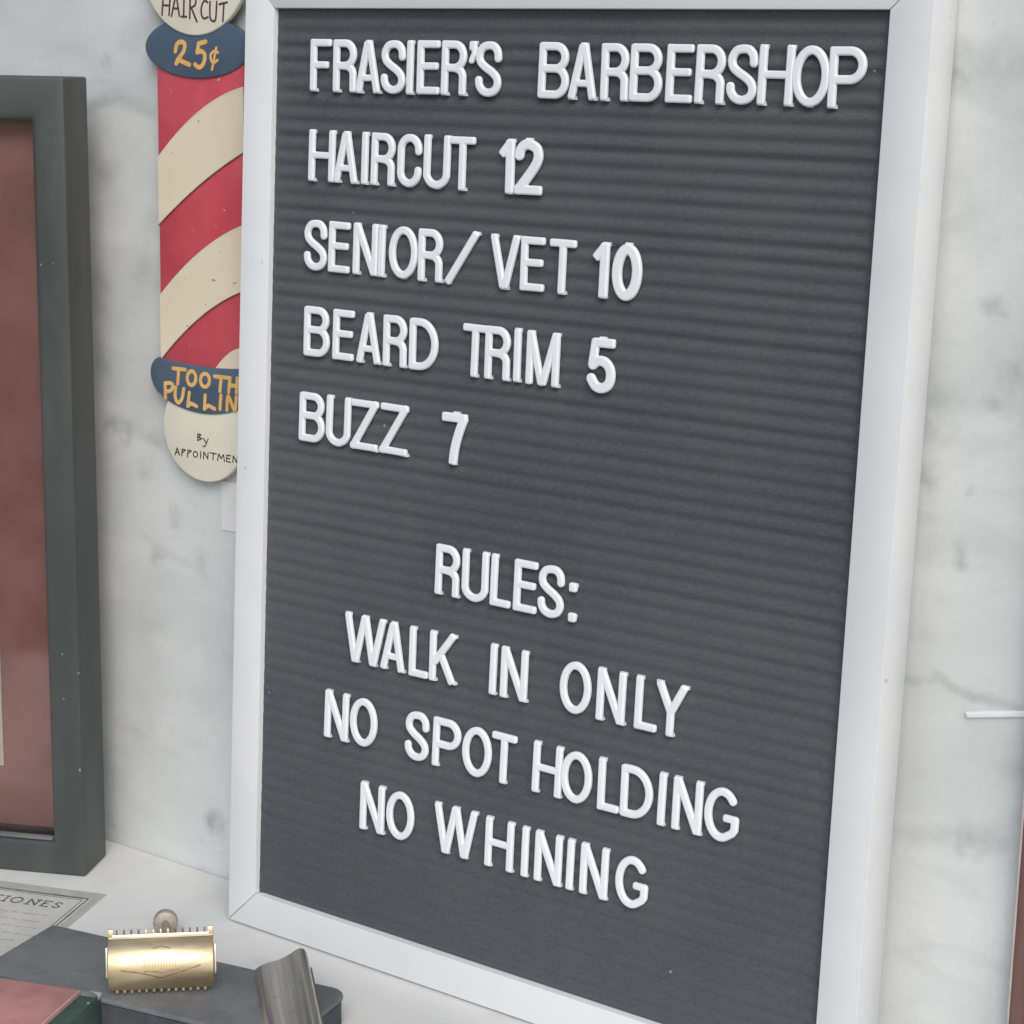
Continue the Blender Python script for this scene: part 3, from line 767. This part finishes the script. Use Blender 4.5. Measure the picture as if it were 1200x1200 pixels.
for r_ in range(6):
    y = -31 - r_ * 7.2
    x = -100
    while x < -14:
        ln = rnd.uniform(3, 8)
        q = [(x, y)]
        while q[-1][0] < x + ln: q.append((q[-1][0] + .55, y + rnd.uniform(-.7, .9)))
        lines.append(q); x = q[-1][0] + rnd.uniform(1.4, 2.2)
flat_paint("fine_print", lines, .16, M['faint_print'], pp, .5, .2)

# ------------------------------------------------------------------ grey case on the ledge
CZ = 14.0
ca = math.radians(11.6)
case = thing("razor_case", "long flat scuffed dark grey case lying on the ledge under the razor", "case", (-190.5, -109.6, 0), (0, 0, ca))
# local: x along the case, y towards the back; back left corner at the origin
def rounded(x0, x1, y0, y1, rr, n=8):
    """rr: radii at (x1,y1), (x0,y1), (x0,y0), (x1,y0)"""
    out = []
    for (cx, cy, a0), r in zip(((x1, y1, 0), (x0, y1, 90), (x0, y0, 180), (x1, y0, 270)), rr):
        sx = -1 if cx == x1 else 1; sy = -1 if cy == y1 else 1
        for i in range(n + 1):
            a = math.radians(a0 + 90 * i / n)
            out.append((cx + sx * r + r * math.cos(a), cy + sy * r + r * math.sin(a)))
    return out
from_bm("lid", prism_bm(rounded(0, 147, -51, 0, (8, 1.5, 1.5, 12)), 'z', 11.6, CZ, 1.0, 3, 40), M['case'], case, 40)
from_bm("tray", prism_bm(rounded(.5, 146.5, -50.5, -.5, (8, 1.5, 1.5, 12)), 'z', 0, 11.4, .5, 2, 40), M['case_shade'], case, 40)  # darker than the lid: the front's shade is put into its colour

# ------------------------------------------------------------------ brass safety razor standing on the case
HA = math.atan2(27, 31) + math.radians(3.2)                 # direction of the head's long side
TILT = math.radians(13)
hx, hy = -107.0, -126.4
rz = thing("safety_razor", "worn gold coloured safety razor leaning with its toothed head on the grey case", "razor", (hx, hy, CZ), (-TILT, 0, HA))
# local: x along the head, z up the head, -y towards the viewer
HWd, HH = 20.9, 24.2
def cap_profile(n=22):
    q = []
    for i in range(n + 1):
        z_ = 1.4 + (HH - 3.4) * i / n
        s_ = (i / n - .47) * 2
        q.append((-4.6 - 5.6 * (1 - min(abs(s_), 1.06) ** 2.1), z_))
    return q
pr = cap_profile()
outer = pr
inner = [(y + 1.2, z_) for y, z_ in pr[::-1]]
from_bm("cap", prism_bm(outer + inner, 'x', -HWd, HWd, .25, 2, 60), M['brass'], rz, 35)
# comb guard with teeth along the top and bottom edge
from_bm("guard_plate", box_bm(-HWd, HWd, -4.2, -1.4, 1.6, HH - 1.6, .4), M['brass'], rz, 40)
from_bm("blade_edge", box_bm(-HWd + 1.6, HWd - 1.6, -5.1, -4.7, HH - 2.4, HH - .75, .1), M['brass_pale'], rz, 40)
nt = 13
for k in range(nt):
    x = -HWd + 3.4 + (2 * HWd - 6.8) * k / (nt - 1)
    from_bm("tooth", box_bm(x - .38, x + .38, -4.5, -3.2, HH - 1.7, HH + 1.0, .15), M['brass'] if 3 < k < 8 else M['brass_dark'], rz, 40)
    from_bm("tooth", box_bm(x - .6, x + .6, -4.6, -3.2, -.1, 1.7, .2), M['engraved'], rz, 40)
for s_ in (-1, 1):
    from_bm("corner_tab", box_bm(min(s_ * HWd, s_ * (HWd - 2.2)), max(s_ * HWd, s_ * (HWd - 2.2)), -4.6, -3.0, HH - 1.7, HH + 1.4, .2), M['brass'], rz, 40)
    from_bm("end_lug", box_bm(min(s_ * (HWd + .05), s_ * (HWd + 1.1)), max(s_ * (HWd + .05), s_ * (HWd + 1.1)), -5.2, -2.2, 6.5, 18.5, .3), M['brass_pale'], rz, 40)
# engraved mark on the cap: a shallow arrow with a lens shape and worn script
def on_cap(x, z_):
    s_ = ((z_ - 1.4) / (HH - 3.4) - .47) * 2
    return -4.6 - 5.6 * (1 - min(abs(s_), 1.06) ** 2.1)
def cap_paint(name, polylines, hw, mat):
    st = [pl(q, hw) for q in polylines]
    v, f = stroke_mesh(st, .14, flat_profile(0), .1)
    v = [(x, on_cap(x, z_) - .10 + yy * 1.0, z_) for x, yy, z_ in v]
    return link_mesh(name, v, f, mat, rz, 60)
cap_paint("engraving", [spline([(-15.5, 10.2), (-8, 8.9), (-2.2, 7.2), (.2, 6.7), (2.6, 7.2), (8.2, 9.0), (15.5, 11.2)], 6)], .32, M['engraved'])
cap_paint("engraving", [spline([(-6.6, 9.6), (-2, 9.3), (.4, 8.7), (3, 9.3), (7.2, 9.9)], 6), spline([(-3, 18.2), (.2, 18.8), (3.6, 18.1)], 6)], .20, M['engraved'])
scr = []
for k, x in enumerate(np.linspace(-6.6, 5.6, 12)):
    scr.append([(x, 11.2), (x + .25, 13.2 + .9 * (k in (2, 4, 5, 8, 9)))])
cap_paint("engraving", scr, .10, M['engraved'])
# handle and round end
def lathe(name, prof_, mat, parent, n=28, smooth=40):
    vs, fs = [], []
    for y, r in prof_:
        for i in range(n):
            a = 2 * math.pi * i / n
            vs.append((r * math.cos(a), y, r * math.sin(a)))
    for k in range(len(prof_) - 1):
        for i in range(n):
            fs.append((k * n + i, k * n + (i + 1) % n, (k + 1) * n + (i + 1) % n, (k + 1) * n + i))
    fs.append(list(range(n))[::-1]); fs.append([(len(prof_) - 1) * n + i for i in range(n)])
    return link_mesh(name, vs, fs, mat, parent, smooth)
zc_ = HH / 2
hd = lathe("handle", [(-2, 4.2), (6, 4.2), (7, 1.5), (79.5, 1.5)], M['knob'], rz)
hd.location = (0, 0, (zc_) * MM)
kb = lathe("end_knob", [(79.0, 4.6), (79.4, 5.2), (80, 5.4), (85, 5.4), (87, 4.6), (88, 2.5)], M['knob'], rz)
kb.location = (0, 0, (zc_) * MM)

# ------------------------------------------------------------------ curved grey metal sleeve
ms = thing("metal_sleeve", "scratched grey metal sleeve with a curved top lying across the right end of the case", "metal sleeve", (-78, -86, CZ), (0, 0, math.radians(46.5)))
# local: -y towards the viewer; profile in x,z
prof = spline([(-11.4, .2), (-9.0, 2.2), (-5.0, 3.6), (-1.0, 4.6), (3.2, 6.6), (6.2, 8.6), (8.6, 8.9), (10.2, 7.2), (11.0, 4.2), (11.4, .2)], 5)
inn = [(x * .93, max(z_ - .75, .05)) for x, z_ in prof[::-1]]
from_bm("shell", prism_bm(prof + inn, 'y', -74, 5, .12, 1, 60), M['metal'], ms, 30)
from_bm("rim", prism_bm([(11.45, .1), (12.3, .1), (12.3, 1.0), (11.45, 1.0)], 'y', -74, 3), M['brass_pale'], ms)

# ------------------------------------------------------------------ green box with a red cover, in front of the case
ga = math.radians(20.0)
gb = thing("card_box", "small worn green card box with a faded red cover at the lower left corner", "box", (-120.7, -145.8, 0), (0, 0, ga))
from_bm("box_body", box_bm(-75, 0, -48, 0, 0, 15.6, .6), M['box_green'], gb, 40)
from_bm("back_rim", box_bm(-74.5, -1.0, -4.6, -.3, 15.45, 15.75, .1), M['box_rim'], gb, 40)
cv = from_bm("cover", box_bm(-74.0, -8.0, -47.5, -5.0, 15.62, 18.2, .4), M['box_red'], gb, 40)
from_bm("cover_edge", box_bm(-7.95, -7.2, -47.4, -5.2, 15.7, 18.0, .2), M['box_red_edge'], cv, 40)
from_bm("worn_corner", prism_bm([(.12, .12), (-5.5, .12), (-4.6, -1.0), (-3.2, -.8), (-2.4, -2.2), (-1.5, -1.9), (-.9, -3.2), (.12, -3.9)], 'z', 14.0, 15.85, .3), M['scuff'], gb, 40)
